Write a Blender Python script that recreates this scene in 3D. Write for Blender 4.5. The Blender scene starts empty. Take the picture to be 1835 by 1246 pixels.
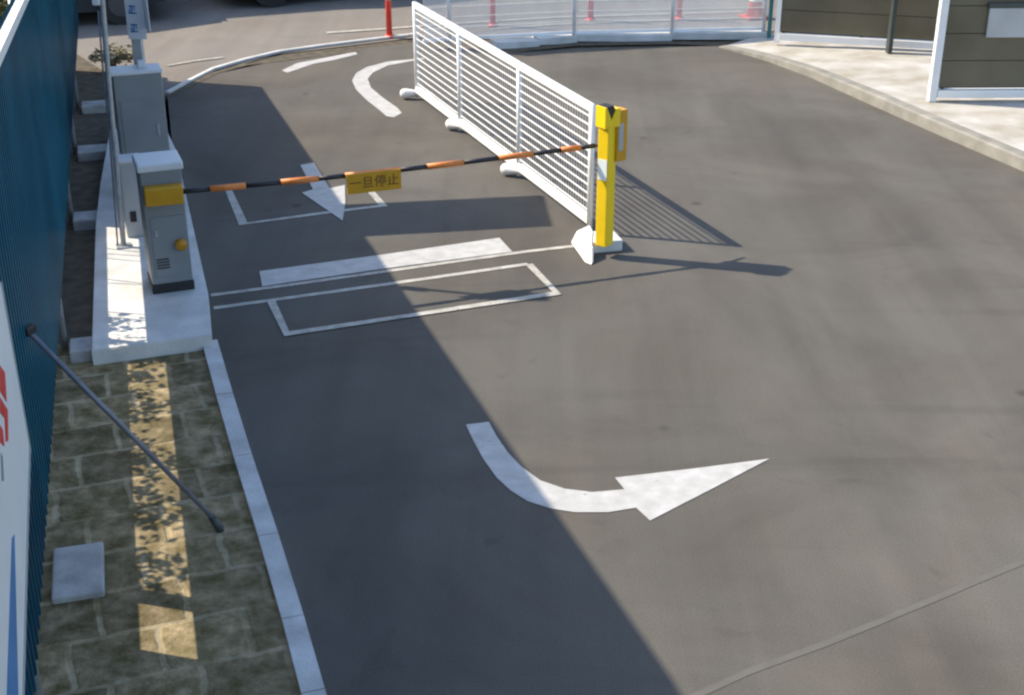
import bpy, bmesh, math, random
from mathutils import Vector, Matrix
from mathutils.geometry import tessellate_polygon
random.seed(7)
sc = bpy.context.scene
C = sc.collection

# ---------------------------------------------------------------- camera
FPX, CX, CY, HC = 2400.0, 917.5, 623.0, 3.9
PITCH = math.atan(1103 / FPX)
cam = bpy.data.cameras.new('camera'); camo = bpy.data.objects.new('camera', cam); C.objects.link(camo)
camo.location = (0, 0, HC); camo.rotation_euler = (math.pi/2 - PITCH, 0, 0)
cam.sensor_width = 36; cam.lens = 36 * FPX / 1835; cam.clip_end = 500; cam.clip_start = 0.05
sc.camera = camo
# ---------------------------------------------------------------- light
TAN_EL = 0.875
LDIR = Vector((0.968, -0.253, -TAN_EL)).normalized()          # the way sunlight travels
w = bpy.data.worlds.new('World'); sc.world = w; w.use_nodes = True
nt = w.node_tree; sky = nt.nodes.new('ShaderNodeTexSky'); sky.sky_type = 'NISHITA'; sky.sun_disc = False
sky.sun_elevation = math.atan(TAN_EL); sky.sun_rotation = math.atan2(-0.968, 0.253)
bg = nt.nodes['Background']; nt.links.new(sky.outputs[0], bg.inputs[0]); bg.inputs[1].default_value = 0.132
sun = bpy.data.lights.new('sun', 'SUN'); suno = bpy.data.objects.new('sun', sun); C.objects.link(suno)
sun.energy = 3.2; sun.angle = math.radians(0.55); sun.color = (1.0, 0.88, 0.70)
suno.rotation_euler = LDIR.to_track_quat('-Z', 'Y').to_euler(); suno.location = (-8, 4, 9)
sc.view_settings.view_transform = 'Standard'; sc.view_settings.look = 'None'
sc.view_settings.exposure = 1.3; sc.view_settings.gamma = 1
sc.render.engine = 'CYCLES'
sc.cycles.filter_width = 2.4

# ---------------------------------------------------------------- geometry helpers
cp, sp = math.cos(PITCH), math.sin(PITCH)
def ray(x, y):
    dx, dy = x - CX, CY - y
    return Vector((dx, FPX*cp + dy*sp, -FPX*sp + dy*cp))
def G(x, y, z=0.0):                         # where the photo's point lies on a level surface of height z
    r = ray(x, y); t = (z - HC) / r.z
    return Vector((r.x*t, r.y*t, z))
def V(x, y, Y):                             # point standing at depth Y
    r = ray(x, y); t = Y / r.y
    return Vector((r.x*t, Y, HC + r.z*t))
WA, WB = -0.674, -0.2812                    # hoarding line x = WA + WB*y
WD = Vector((WB, 1, 0)).normalized(); WN = Vector((WD.y, -WD.x, 0))
def W(y, off=0.0, z=0.0):
    p = Vector((WA + WB*y, y, z)) + WN*off; p.z = z; return p
LU = Vector((-0.352, 0.936, 0)); LR = Vector((0.936, 0.352, 0))   # along / across the lane
AROT = math.atan2(LR.y, LR.x)

def link(name, bm, mat, parent=None, smooth=False, autos=None):
    me = bpy.data.meshes.new(name); bmesh.ops.recalc_face_normals(bm, faces=bm.faces); bm.to_mesh(me); bm.free()
    o = bpy.data.objects.new(name, me); C.objects.link(o)
    if mat: me.materials.append(mat)
    if smooth:
        for p in me.polygons: p.use_smooth = True
    if parent:
        o.parent = parent; o.matrix_parent_inverse = parent.matrix_basis.inverted()
    return o
def thing(name, label, cat, loc, group=None, rot=0):
    o = bpy.data.objects.new(name, None); C.objects.link(o); o.location = loc; o.rotation_euler = (0, 0, rot); o.empty_display_size = .2
    o['label'] = label; o['category'] = cat
    if group: o['group'] = group
    bpy.context.view_layer.update()
    return o
def tag(o, label, cat, group=None):
    o['label'] = label; o['category'] = cat
    if group: o['group'] = group
    return o
def struct(name, bm, mat):
    o = link(name, bm, mat); o['kind'] = 'structure'; return o
def box(bm, c, size, rot=0.0, bev=0.0, M=None):
    m = Matrix.Translation(Vector(c)) @ Matrix.Rotation(rot, 4, 'Z') @ (M or Matrix()) @ Matrix.Diagonal((size[0], size[1], size[2], 1))
    r = bmesh.ops.create_cube(bm, size=1, matrix=m)
    if bev > 0:
        es = list({e for v in r['verts'] for e in v.link_edges})
        bmesh.ops.bevel(bm, geom=es, offset=bev, segments=2, affect='EDGES', profile=0.6)
def tube(bm, pts, rad, seg=10, cap=True):
    pts = [Vector(p) for p in pts]; rings = []
    for i, p in enumerate(pts):
        d = (pts[min(i+1, len(pts)-1)] - pts[max(i-1, 0)]).normalized()
        a = d.orthogonal().normalized() if abs(d.z) > .9 else Vector((0,0,1)).cross(d).normalized()
        b = d.cross(a); rr = rad[i] if isinstance(rad, (list, tuple)) else rad
        rings.append([bm.verts.new(p + a*math.cos(2*math.pi*k/seg)*rr + b*math.sin(2*math.pi*k/seg)*rr) for k in range(seg)])
    for r0, r1 in zip(rings, rings[1:]):
        for k in range(seg): bm.faces.new((r0[k], r0[(k+1)%seg], r1[(k+1)%seg], r1[k]))
    if cap:
        bm.faces.new(rings[0]); bm.faces.new(rings[-1])
def bar(bm, a, b, wd, ht, up=Vector((0,0,1))):     # rectangular bar between two points
    a, b = Vector(a), Vector(b); d = (b - a); L = d.length; d.normalize()
    s = up.cross(d).normalized(); u = d.cross(s)
    vs = []
    for p in (a, b):
        for i, j in ((-1,-1),(1,-1),(1,1),(-1,1)): vs.append(bm.verts.new(p + s*i*wd/2 + u*j*ht/2))
    for f in ((0,1,2,3),(4,5,6,7),(0,1,5,4),(1,2,6,5),(2,3,7,6),(3,0,4,7)): bm.faces.new([vs[k] for k in f])
def poly(bm, pts, z0=None, thick=0.0):
    vs = [bm.verts.new((p[0], p[1], p[2] if z0 is None else z0)) for p in pts]
    f = bm.faces.new(vs)
    if thick:
        r = bmesh.ops.extrude_face_region(bm, geom=[f])
        for v in r['geom']:
            if isinstance(v, bmesh.types.BMVert): v.co.z -= thick
    return f
def sheet(name, px, z, mat):
    bm = bmesh.new(); q = [G(x, y) for x, y in px]; q = [Vector((p.x, p.y, z)) for p in q]
    vs = [bm.verts.new(p) for p in q]
    for t in tessellate_polygon([q]): bm.faces.new([vs[i] for i in t])
    me = struct(name, bm, mat); 
    return me
def ribbon(bm, pts, wd, z):                    # painted line of a given width in metres
    pts = [Vector((p[0], p[1], 0)) for p in pts]; L = []; R = []
    for i, p in enumerate(pts):
        d = (pts[min(i+1, len(pts)-1)] - pts[max(i-1, 0)]).normalized(); s = Vector((-d.y, d.x, 0))*wd/2
        if 0 < i < len(pts)-1:
            d1 = (p - pts[i-1]).normalized(); d2 = (pts[i+1]-p).normalized(); c = max(.35, math.cos(d1.angle(d2)/2)); s = s/c
        L.append(bm.verts.new((p.x+s.x, p.y+s.y, z))); R.append(bm.verts.new((p.x-s.x, p.y-s.y, z)))
    for i in range(len(pts)-1): bm.faces.new((L[i], R[i], R[i+1], L[i+1]))

# ---------------------------------------------------------------- materials
def mat(name, col, rough=0.6, metal=0.0, var=0.12, scale=6.0, bump=0.0, bscale=60.0, col2=None, spec=0.5, detail=6):
    m = bpy.data.materials.new(name); m.use_nodes = True; n = m.node_tree.nodes; l = m.node_tree.links
    b = n['Principled BSDF']; b.inputs['Roughness'].default_value = rough; b.inputs['Metallic'].default_value = metal
    b.inputs['Specular IOR Level'].default_value = spec
    tc = n.new('ShaderNodeTexCoord'); nz = n.new('ShaderNodeTexNoise'); nz.inputs['Scale'].default_value = scale; nz.inputs['Detail'].default_value = detail
    l.new(tc.outputs['Object'], nz.inputs['Vector'])
    rp = n.new('ShaderNodeValToRGB'); rp.color_ramp.elements[0].position = .3; rp.color_ramp.elements[1].position = .7
    c2 = col2 or tuple(min(1, c*(1+var)) for c in col); c1 = col if col2 else tuple(c*(1-var) for c in col)
    rp.color_ramp.elements[0].color = (*c1, 1); rp.color_ramp.elements[1].color = (*c2, 1)
    l.new(nz.outputs['Fac'], rp.inputs['Fac']); l.new(rp.outputs['Color'], b.inputs['Base Color'])
    if bump:
        n2 = n.new('ShaderNodeTexNoise'); n2.inputs['Scale'].default_value = bscale; n2.inputs['Detail'].default_value = 4
        l.new(tc.outputs['Object'], n2.inputs['Vector'])
        bp = n.new('ShaderNodeBump'); bp.inputs['Strength'].default_value = bump; bp.inputs['Distance'].default_value = .01
        l.new(n2.outputs['Fac'], bp.inputs['Height']); l.new(bp.outputs['Normal'], b.inputs['Normal'])
    return m
def asphalt(name, dark, light, warm):
    """aggregate speckle, patchy oxidised tone, faint rolled seams and stains"""
    m = bpy.data.materials.new(name); m.use_nodes = True; n = m.node_tree.nodes; l = m.node_tree.links
    b = n['Principled BSDF']; b.inputs['Roughness'].default_value = .85; b.inputs['Specular IOR Level'].default_value = .3
    tc = n.new('ShaderNodeTexCoord')
    def noise(s, d=5, dist=0.0, rough=.5, vec=None):
        q = n.new('ShaderNodeTexNoise'); q.inputs['Scale'].default_value = s; q.inputs['Detail'].default_value = d
        q.inputs['Distortion'].default_value = dist; q.inputs['Roughness'].default_value = rough
        l.new(vec or tc.outputs['Object'], q.inputs['Vector']); return q.outputs['Fac']
    def ramp(f, p0, p1, c0, c1):
        r = n.new('ShaderNodeValToRGB'); r.color_ramp.elements[0].position = p0; r.color_ramp.elements[1].position = p1
        r.color_ramp.elements[0].color = (*c0, 1); r.color_ramp.elements[1].color = (*c1, 1); l.new(f, r.inputs['Fac']); return r.outputs['Color']
    def mix(t, f, a, c):
        q = n.new('ShaderNodeMix'); q.data_type = 'RGBA'; q.blend_type = t
        if isinstance(f, float): q.inputs[0].default_value = f
        else: l.new(f, q.inputs[0])
        l.new(a, q.inputs[6]); l.new(c, q.inputs[7]); return q.outputs[2]
    base = ramp(noise(.55, 7, .8, .62), .32, .68, dark, light)
    tint = ramp(noise(.7, 4, .6), .45, .60, (1,1,1), warm)
    c = mix('MULTIPLY', 1.0, base, tint)
    mp = n.new('ShaderNodeMapping'); mp.inputs['Rotation'].default_value = (0, 0, math.radians(-18)); mp.inputs['Scale'].default_value = (2.2, .16, 1)
    l.new(tc.outputs['Object'], mp.inputs['Vector'])
    streak = ramp(noise(1.0, 5, .4, .6, mp.outputs['Vector']), .35, .65, (.86,.86,.87), (1.09,1.085,1.08))
    c = mix('MULTIPLY', .8, c, streak)
    sp_ = ramp(noise(130, 3, 0, .7), .3, .72, (.62,.62,.62), (1.42,1.42,1.42)); c = mix('MULTIPLY', .9, c, sp_)
    ag = ramp(noise(420, 2, 0, .6), .62, .74, (1,1,1), (1.9,1.85,1.8)); c = mix('MULTIPLY', .5, c, ag)
    st = ramp(noise(1.9, 4, 1.6), .64, .76, (1,1,1), (.76,.75,.74)); c = mix('MULTIPLY', .7, c, st)
    vo = n.new('ShaderNodeTexVoronoi'); vo.inputs['Scale'].default_value = .8; vo.inputs['Randomness'].default_value = 1.0; l.new(tc.outputs['Object'], vo.inputs['Vector'])
    spt = ramp(vo.outputs['Distance'], .018, .05, (.45,.45,.46), (1,1,1)); c = mix('MULTIPLY', .8, c, spt)
    mp2 = n.new('ShaderNodeMapping'); mp2.inputs['Rotation'].default_value = (0, 0, math.radians(25)); mp2.inputs['Scale'].default_value = (.22, 1.9, 1)
    l.new(tc.outputs['Object'], mp2.inputs['Vector'])
    tr = ramp(noise(1.1, 4, .8, .55, mp2.outputs['Vector']), .60, .70, (1,1,1), (.84,.84,.84)); c = mix('MULTIPLY', .7, c, tr)
    l.new(c, b.inputs['Base Color'])
    bp = n.new('ShaderNodeBump'); bp.inputs['Strength'].default_value = .5; bp.inputs['Distance'].default_value = .006
    l.new(noise(160, 3, 0, .7), bp.inputs['Height']); l.new(bp.outputs['Normal'], b.inputs['Normal'])
    return m
M = {}
M['asphalt'] = asphalt('lot asphalt', (.076,.070,.060), (.112,.105,.091), (1.0,.968,.94))
M['street'] = asphalt('street asphalt', (.165,.15,.133), (.205,.188,.168), (1.0,.97,.94))
M['concrete'] = mat('pale concrete', (.46,.46,.44), .8, col2=(.66,.66,.64), scale=3.5, bump=.4, bscale=50)
M['concrete_b'] = mat('kerb concrete', (.40,.40,.385), .85, col2=(.62,.62,.61), scale=4.5, bump=.4, bscale=60)
M['pavement'] = mat('pavement concrete', (.28,.255,.20), .85, scale=2.6, col2=(.47,.455,.43), bump=.3, bscale=70)
M['lip'] = mat('weathered kerb stone', (.22,.21,.18), .85, var=.2, scale=5, bump=.4)
M['foot'] = mat('grimy footing concrete', (.26,.26,.25), .9, scale=8, col2=(.42,.42,.41), bump=.4)
def paintmat(name, a, c, wear):
    m = mat(name, a, .6, scale=9, col2=c, bump=.15, bscale=90); n = m.node_tree.nodes; l = m.node_tree.links; b = n['Principled BSDF']
    src = b.inputs['Base Color'].links[0].from_socket; tc = n.new('ShaderNodeTexCoord')
    q = n.new('ShaderNodeTexNoise'); q.inputs['Scale'].default_value = 45; q.inputs['Detail'].default_value = 6; q.inputs['Roughness'].default_value = .75; l.new(tc.outputs['Object'], q.inputs['Vector'])
    q2 = n.new('ShaderNodeTexNoise'); q2.inputs['Scale'].default_value = 3.5; q2.inputs['Detail'].default_value = 3; l.new(tc.outputs['Object'], q2.inputs['Vector'])
    ad = n.new('ShaderNodeMath'); ad.operation = 'MULTIPLY_ADD'; ad.inputs[1].default_value = .45; l.new(q2.outputs['Fac'], ad.inputs[0]); l.new(q.outputs['Fac'], ad.inputs[2])
    r = n.new('ShaderNodeValToRGB'); r.color_ramp.elements[0].position = wear; r.color_ramp.elements[1].position = wear+.09; l.new(ad.outputs[0], r.inputs['Fac'])
    mx = n.new('ShaderNodeMix'); mx.data_type = 'RGBA'; l.new(r.outputs['Color'], mx.inputs[0]); l.new(src, mx.inputs[6]); mx.inputs[7].default_value = (.12,.115,.105,1); l.new(mx.outputs[2], b.inputs['Base Color'])
    return m
M['paint'] = paintmat('road paint', (.35,.345,.325), (.47,.465,.45), .86)
M['paint_thin'] = paintmat('worn road paint', (.27,.26,.225), (.47,.455,.40), .80)
M['seam'] = mat('asphalt seam', (.092,.086,.075), .85, col2=(.112,.105,.092), scale=8)
M['white'] = mat('white powder coat', (.72,.715,.70), .4, var=.04)
M['wire'] = mat('white mesh wire', (.82,.82,.80), .5, var=.05)
M['grey'] = mat('grey enclosure paint', (.20,.215,.225), .45, var=.07, scale=4, bump=.05)
M['grey_l'] = mat('light grey enclosure paint', (.36,.37,.37), .45, var=.08, scale=4)
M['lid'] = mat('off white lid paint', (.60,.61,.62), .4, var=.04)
M['galv'] = mat('galvanised steel', (.34,.36,.38), .45, metal=.35, var=.15, scale=20)
M['steel_blue'] = mat('weathered brace tube', (.17,.175,.21), .5, metal=.3, var=.2, scale=14)
M['yellow'] = mat('yellow enamel', (.80,.54,.006), .4, var=.05, scale=8)
M['amber'] = mat('amber enamel', (.45,.21,.005), .45, var=.08, scale=8)
M['orange'] = mat('orange band', (.62,.19,.035), .5, var=.1, scale=20)
M['black'] = mat('black rubber', (.012,.012,.014), .55, var=.2)
M['reflect'] = mat('reflective strip', (.75,.8,.76), .3, var=.05)
M['platey'] = mat('yellow sign plate', (.52,.26,.004), .45, var=.08, scale=10)
M['glyph'] = mat('dark sign lettering', (.13,.06,.008), .5, var=.1)
M['red'] = mat('red delineator plastic', (.62,.05,.03), .45, var=.06)
M['blueink'] = mat('blue sign print', (.06,.19,.40), .5, var=.1)
M['redink'] = mat('red sign print', (.62,.03,.02), .5, var=.1)
M['olive'] = mat('olive gate boards', (.088,.074,.043), .6, scale=2.2, col2=(.125,.108,.066), bump=.1)
M['darkpost'] = mat('dark bronze post', (.035,.045,.042), .5, var=.15)
M['teal'] = mat('teal post', (.03,.17,.19), .5, var=.1)
M['tyre'] = mat('tyre rubber', (.015,.015,.015), .8, var=.2)
M['carp'] = mat('dark car paint', (.02,.022,.026), .5, var=.1, spec=.2)
M['carp2'] = mat('black car paint', (.014,.014,.018), .5, var=.1, spec=.2)
M['glass'] = mat('dark glass', (.015,.02,.022), .08, var=.1)
M['rim'] = mat('wheel rim', (.05,.05,.055), .5, metal=.3)
M['plaster'] = mat('building plaster', (.42,.40,.36), .85, var=.08, scale=2)
M['roofing'] = mat('roofing', (.12,.12,.13), .7)
M['block'] = mat('concrete block', (.28,.27,.25), .9, var=.15, scale=6, bump=.4)
M['canopy'] = mat('canopy sheet', (.22,.24,.26), .5, var=.1)
def leafmat(name, a, b):
    m = mat(name, a, .6, scale=9, col2=b); return m
M['leaf'] = leafmat('hedge leaf', (.035,.055,.012), (.14,.13,.03))
M['leaf_d'] = leafmat('dry plant leaf', (.10,.085,.03), (.30,.26,.16))
M['wood'] = mat('bark', (.09,.065,.045), .9, var=.2, scale=20)
# mossy paving
def paving():
    m = bpy.data.materials.new('mossy block paving'); m.use_nodes = True; n = m.node_tree.nodes; l = m.node_tree.links
    b = n['Principled BSDF']; b.inputs['Roughness'].default_value = .9; b.inputs['Specular IOR Level'].default_value = .2
    tc = n.new('ShaderNodeTexCoord')
    nd = n.new('ShaderNodeTexNoise'); nd.inputs['Scale'].default_value = 4.5; nd.inputs['Detail'].default_value = 4; l.new(tc.outputs['Object'], nd.inputs['Vector'])
    vm = n.new('ShaderNodeVectorMath'); vm.operation = 'SCALE'; vm.inputs[3].default_value = .07; l.new(nd.outputs['Color'], vm.inputs[0])
    va = n.new('ShaderNodeVectorMath'); va.operation = 'ADD'; l.new(tc.outputs['Object'], va.inputs[0]); l.new(vm.outputs[0], va.inputs[1])
    mp = n.new('ShaderNodeMapping'); mp.inputs['Rotation'].default_value = (0, 0, math.radians(-20)); l.new(va.outputs[0], mp.inputs['Vector'])
    br = n.new('ShaderNodeTexBrick'); br.inputs['Scale'].default_value = 1.0; br.inputs['Mortar Size'].default_value = .022; br.inputs['Mortar Smooth'].default_value = .6
    br.inputs['Brick Width'].default_value = .40; br.inputs['Row Height'].default_value = .37; br.inputs['Bias'].default_value = 0; br.offset = .37
    br.inputs['Color1'].default_value = (0,0,0,1); br.inputs['Color2'].default_value = (.35,.35,.35,1); br.inputs['Mortar'].default_value = (1,1,1,1)
    l.new(mp.outputs[0], br.inputs['Vector'])
    n1 = n.new('ShaderNodeTexNoise'); n1.inputs['Scale'].default_value = 7; n1.inputs['Detail'].default_value = 8; n1.inputs['Roughness'].default_value = .65; l.new(tc.outputs['Object'], n1.inputs['Vector'])
    r1 = n.new('ShaderNodeValToRGB'); e = r1.color_ramp.elements; e[0].position = .33; e[0].color = (.10,.078,.028,1); e[1].position = .72; e[1].color = (.42,.33,.20,1)
    e2 = r1.color_ramp.elements.new(.5); e2.color = (.205,.165,.09,1); l.new(n1.outputs['Fac'], r1.inputs['Fac'])
    n3 = n.new('ShaderNodeTexNoise'); n3.inputs['Scale'].default_value = 3; n3.inputs['Detail'].default_value = 6; l.new(tc.outputs['Object'], n3.inputs['Vector'])
    r3 = n.new('ShaderNodeValToRGB'); r3.color_ramp.elements[0].position = .38; r3.color_ramp.elements[1].position = .62; l.new(n3.outputs['Fac'], r3.inputs['Fac'])
    mu = n.new('ShaderNodeMath'); mu.operation = 'MULTIPLY'; l.new(br.outputs['Fac'], mu.inputs[0]); l.new(r3.outputs['Color'], mu.inputs[1])
    mu2 = n.new('ShaderNodeMath'); mu2.operation = 'MULTIPLY'; mu2.inputs[1].default_value = .32; l.new(mu.outputs[0], mu2.inputs[0])
    mx = n.new('ShaderNodeMix'); mx.data_type = 'RGBA'; l.new(mu2.outputs[0], mx.inputs[0]); l.new(r1.outputs['Color'], mx.inputs[6]); mx.inputs[7].default_value = (.46,.41,.30,1)
    tn = n.new('ShaderNodeMapRange'); tn.inputs['To Min'].default_value = .72; tn.inputs['To Max'].default_value = 1.15; tn.inputs['From Max'].default_value = .35
    l.new(br.outputs['Color'], tn.inputs['Value'])
    mm = n.new('ShaderNodeMix'); mm.data_type = 'RGBA'; mm.blend_type = 'MULTIPLY'; mm.inputs[0].default_value = 1.0
    l.new(mx.outputs[2], mm.inputs[6]); l.new(tn.outputs[0], mm.inputs[7])
    l.new(mm.outputs[2], b.inputs['Base Color'])
    n4 = n.new('ShaderNodeTexNoise'); n4.inputs['Scale'].default_value = 35; n4.inputs['Detail'].default_value = 5; l.new(tc.outputs['Object'], n4.inputs['Vector'])
    bp = n.new('ShaderNodeBump'); bp.inputs['Strength'].default_value = .6; bp.inputs['Distance'].default_value = .02
    l.new(n4.outputs['Fac'], bp.inputs['Height'])
    bj = n.new('ShaderNodeBump'); bj.inputs['Strength'].default_value = .4; bj.inputs['Distance'].default_value = .02; bj.invert = True
    l.new(br.outputs['Fac'], bj.inputs['Height']); l.new(bp.outputs['Normal'], bj.inputs['Normal']); l.new(bj.outputs['Normal'], b.inputs['Normal'])
    return m
M['paving'] = paving()
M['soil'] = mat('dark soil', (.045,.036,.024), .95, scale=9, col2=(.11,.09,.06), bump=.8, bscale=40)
# blue corrugated steel with faded, grimy patches
def bluesteel():
    m = bpy.data.materials.new('blue painted steel'); m.use_nodes = True; n = m.node_tree.nodes; l = m.node_tree.links
    b = n['Principled BSDF']; b.inputs['Roughness'].default_value = .3; b.inputs['Specular IOR Level'].default_value = .3
    tc = n.new('ShaderNodeTexCoord'); q = n.new('ShaderNodeTexNoise'); q.inputs['Scale'].default_value = 1.1; q.inputs['Detail'].default_value = 6
    l.new(tc.outputs['Object'], q.inputs['Vector'])
    r = n.new('ShaderNodeValToRGB'); r.color_ramp.elements[0].position = .4; r.color_ramp.elements[1].position = .7
    r.color_ramp.elements[0].color = (.001,.076,.13,1); r.color_ramp.elements[1].color = (.010,.11,.18,1)
    l.new(q.outputs['Fac'], r.inputs['Fac']); l.new(r.outputs['Color'], b.inputs['Base Color'])
    return m
M['blue'] = bluesteel()

# ---------------------------------------------------------------- ground, street, pavement
bm = bmesh.new(); poly(bm, [(-70,-30,0),(70,-30,0),(70,120,0),(-70,120,0)], -0.02); struct('ground', bm, M['soil'])
bm = bmesh.new()
lot = [(-1.6,-12),(14,-12),(14,8),(6.6,8.2),G(1835,308),G(1700,250),G(1560,188),G(1450,138),G(1380,112),G(1300,88),
       G(1380,80),G(1203,84),G(1028,88),G(900,96),G(750,76),G(650,88),G(520,104),G(382,134),G(300,172),G(310,270),W(13,.60),W(9,.6),W(5,.6),W(0,.6),(0.2,-12)][1:]
poly(bm, [(p[0],p[1],0) for p in lot], 0.0); bmesh.ops.triangulate(bm, faces=bm.faces); struct('parking_lot', bm, M['asphalt'])
bm = bmesh.new()   # street beyond, running to upper right
sd = Vector((.917,.40,0)); sn = Vector((-.40,.917,0))
e = [G(303,168),G(382,127),G(500,96),G(650,78),G(750,66),G(900,70),G(1100,62),G(1390,55)]
poly(bm, [(-40,5)] + [(-9.0,14.0)] + [(p.x,p.y) for p in e] + [(14,23.5),(60,44),(60,70),(-40,26)], -0.006) if False else None
vs = [(-14,9.5,0),(-5.2,14.6,0)]+[tuple(p) for p in e]+[(14,22.2,0),(60,40,0),(60,90,0),(-60,90,0),(-60,-10,0)]
f = poly(bm, vs, -0.008); bmesh.ops.triangulate(bm, faces=bm.faces); struct('street', bm, M['street'])

# edging stone line between lot and street
bm = bmesh.new()
pts = [G(300,168),G(340,146),G(382,125),G(440,108),G(500,94),G(570,84),G(650,74),G(750,62)]
for a, b in zip(pts, pts[1:]): bar(bm, a+Vector((0,0,.012)), b+Vector((0,0,.012)), .05, .026)
struct('edging_stone', bm, M['concrete'])
bm = bmesh.new(); pts = [G(385,122),G(430,116),G(520,108)]
ribbon(bm, [G(300,172)+Vector((.02,-.05,0)),G(382,132),G(440,116),G(520,107),G(640,92)], .11, .004); struct('gutter_shade', bm, M['soil'])  # gutter line, dark to paint in the shadow of the small step
# low concrete strip under the far fence
FF = [G(884,92),G(960,84),G(1028,77),G(1203,74),G(1372,70)]
bm = bmesh.new()
for a, b in zip(FF, FF[1:]): bar(bm, a+Vector((0,.16,.06)), b+Vector((0,.13,.035)), .26, .09)
struct('fence_kerb', bm, M['concrete'])
bm = bmesh.new(); ribbon(bm, [p+Vector((0,-.10,0)) for p in FF[:-1]]+[G(1300,80)], .22, .003); struct('gutter_shade', bm, M['soil'])  # dark strip standing in for shade at the foot of the fence kerb
# right pavement + kerb
kl = [G(1288,86),G(1330,96),G(1380,112),G(1450,138),G(1560,188),G(1700,250),G(1835,308),Vector((6.1,9.6,0)),Vector((7.2,6.8,0))]
def offset(pts, d):
    out = []
    for i, p in enumerate(pts):
        t = (pts[min(i+1,len(pts)-1)]-pts[max(i-1,0)]).normalized(); out.append(p + Vector((-t.y, t.x, 0))*d)
    return out
hts = [.02,.04,.07,.10,.13,.13,.13,.13,.13]
bm = bmesh.new()
prof = [(0,0.0,0),( .012,1.0,0),(.03,1.0,.0),(.14,1.0,0)]
rows = []
for dd, k, _ in ((-.001,-.3,0),(.0,.88,0),(.03,1.0,0),(.15,1.0,0),(.15,-.3,0)):
    q = offset(kl, dd); rows.append([bm.verts.new((p.x, p.y, h*k if k > 0 else -.03)) for p, h in zip(q, hts)])
for r0, r1 in zip(rows, rows[1:]):
    for i in range(len(kl)-1): bm.faces.new((r0[i], r0[i+1], r1[i+1], r1[i]))
struct('kerb', bm, M['lip'])
bm = bmesh.new()
inner = offset(kl, .152); vi = [bm.verts.new((p.x, p.y, h-.006)) for p, h in zip(inner, hts)]
vo = [bm.verts.new(c) for c in ((3.45,18.9,.03),(3.7,18.95,.05),(5.2,18.8,.07),(7,18.2,.10),(9,16.5,.124),(10.5,14.5,.124),(11.5,13,.124),(12.5,9.6,.124),(13,6.8,.124))]
for i in range(len(vi)-1): bm.faces.new((vi[i], vi[i+1], vo[i+1], vo[i]))
bmesh.ops.triangulate(bm, faces=bm.faces); struct('pavement', bm, M['pavement'])
bm = bmesh.new(); poly(bm, [(4.9,17.2,0),(30,14,0),(30,22,0),(4.2,19.6,0)], .0); struct('gravel_yard', bm, M['street'])

# left verge: mossy block paving, dark soil beyond
bm = bmesh.new(); poly(bm, [W(8.5,-.3),W(8.5,.9),W(13,.60),W(15.6,.60),W(18.5,-.3)], .006); struct('soil_strip', bm, M['soil'])

# kerb along the verge
kc = [(583,1246),(545,1113),(499,965),(452,823),(418,713),(390,617)]
kp = [G(x, y) for x, y in kc]; kp = [kp[0] + (kp[0]-kp[2])*3] + kp
bm = bmesh.new(); poly(bm, [W(-2,-.28),(kp[0].x-.06,kp[0].y,0)]+[(p.x-.055,p.y,0) for p in kp[1:-1]]+[W(8.35,.93),W(8.55,.80),W(8.55,-.28)], .012); bmesh.ops.triangulate(bm, faces=bm.faces); struct('paved_verge', bm, M['paving'])
bm = bmesh.new(); KW = .105
seg = []
for i in range(len(kp)-1):
    n_ = max(1, int((kp[i+1]-kp[i]).length/.6))
    seg += [kp[i].lerp(kp[i+1], j/n_) for j in range(n_)]
seg.append(kp[-1])
for a, b in zip(seg, seg[1:]):
    t = (b-a).normalized(); lft = Vector((-t.y, t.x, 0)); g = t*.0035
    c0 = a+g+lft*KW/2; c1 = b-g+lft*KW/2
    bar(bm, c0+Vector((0,0,.0)), c1+Vector((0,0,.0)), KW, .075)
struct('verge_kerb', bm, M['concrete_b'])

# raised concrete island
P = [G(164,629,.12),G(379,600,.12),G(373,526,.12),G(331,340,.12),G(316,270,.12),G(300,200,.12)+Vector((-.1,0,0)),G(196,235,.12),G(180,330,.12),G(172,400,.12)]
bm = bmesh.new(); poly(bm, P, None, .15)
es = [e_ for e_ in bm.edges if all(v.co.z > .11 for v in e_.verts)]
bmesh.ops.bevel(bm, geom=es, offset=.008, segments=2, affect='EDGES')
isl = link('concrete_island', bm, M['concrete']); isl['kind'] = 'structure'

# ---------------------------------------------------------------- painted markings
Z1, Z2 = .004, .008
sheet('turn_arrow_marking', [(835,762),(848,790),(865,822),(890,857),(915,880),(945,899),(985,912),(1030,919),(1090,919),(1140,911),(1165,934),(1272,879),(1379,823),(1241,841),(1102,857),(1119,878),(1062,883),(1012,877),(968,862),(935,838),(910,812),(890,783),(876,757)], Z1, M['paint'])
sheet('small_arrow_marking', [(538,297),(562,293),(591,339),(618,333),(619,365),(614,397),(541,347),(561,341)], Z2, M['paint'])
sheet('stop_line', [(465,487),(680,458),(895,427),(918,452),(690,482),(470,514)], Z1, M['paint'])
def strip(name, px, wd, z=Z1, m='paint_thin'):
    bm = bmesh.new(); ribbon(bm, [G(*p) for p in px], wd, z); struct(name, bm, M[m])
strip('lane_line', [(378,530),(500,514),(940,452),(1035,441)], .055)
strip('lane_line', [(383,553),(500,537),(694,510),(946,474)], .055, Z1)
strip('sensor_box_marking', [(486,541),(514,600),(742,566),(998,527),(948,475)], .062, Z2)
strip('sensor_box_marking', [(408,338),(436,402),(560,385),(687,369),(650,328)], .062, Z1)
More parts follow.
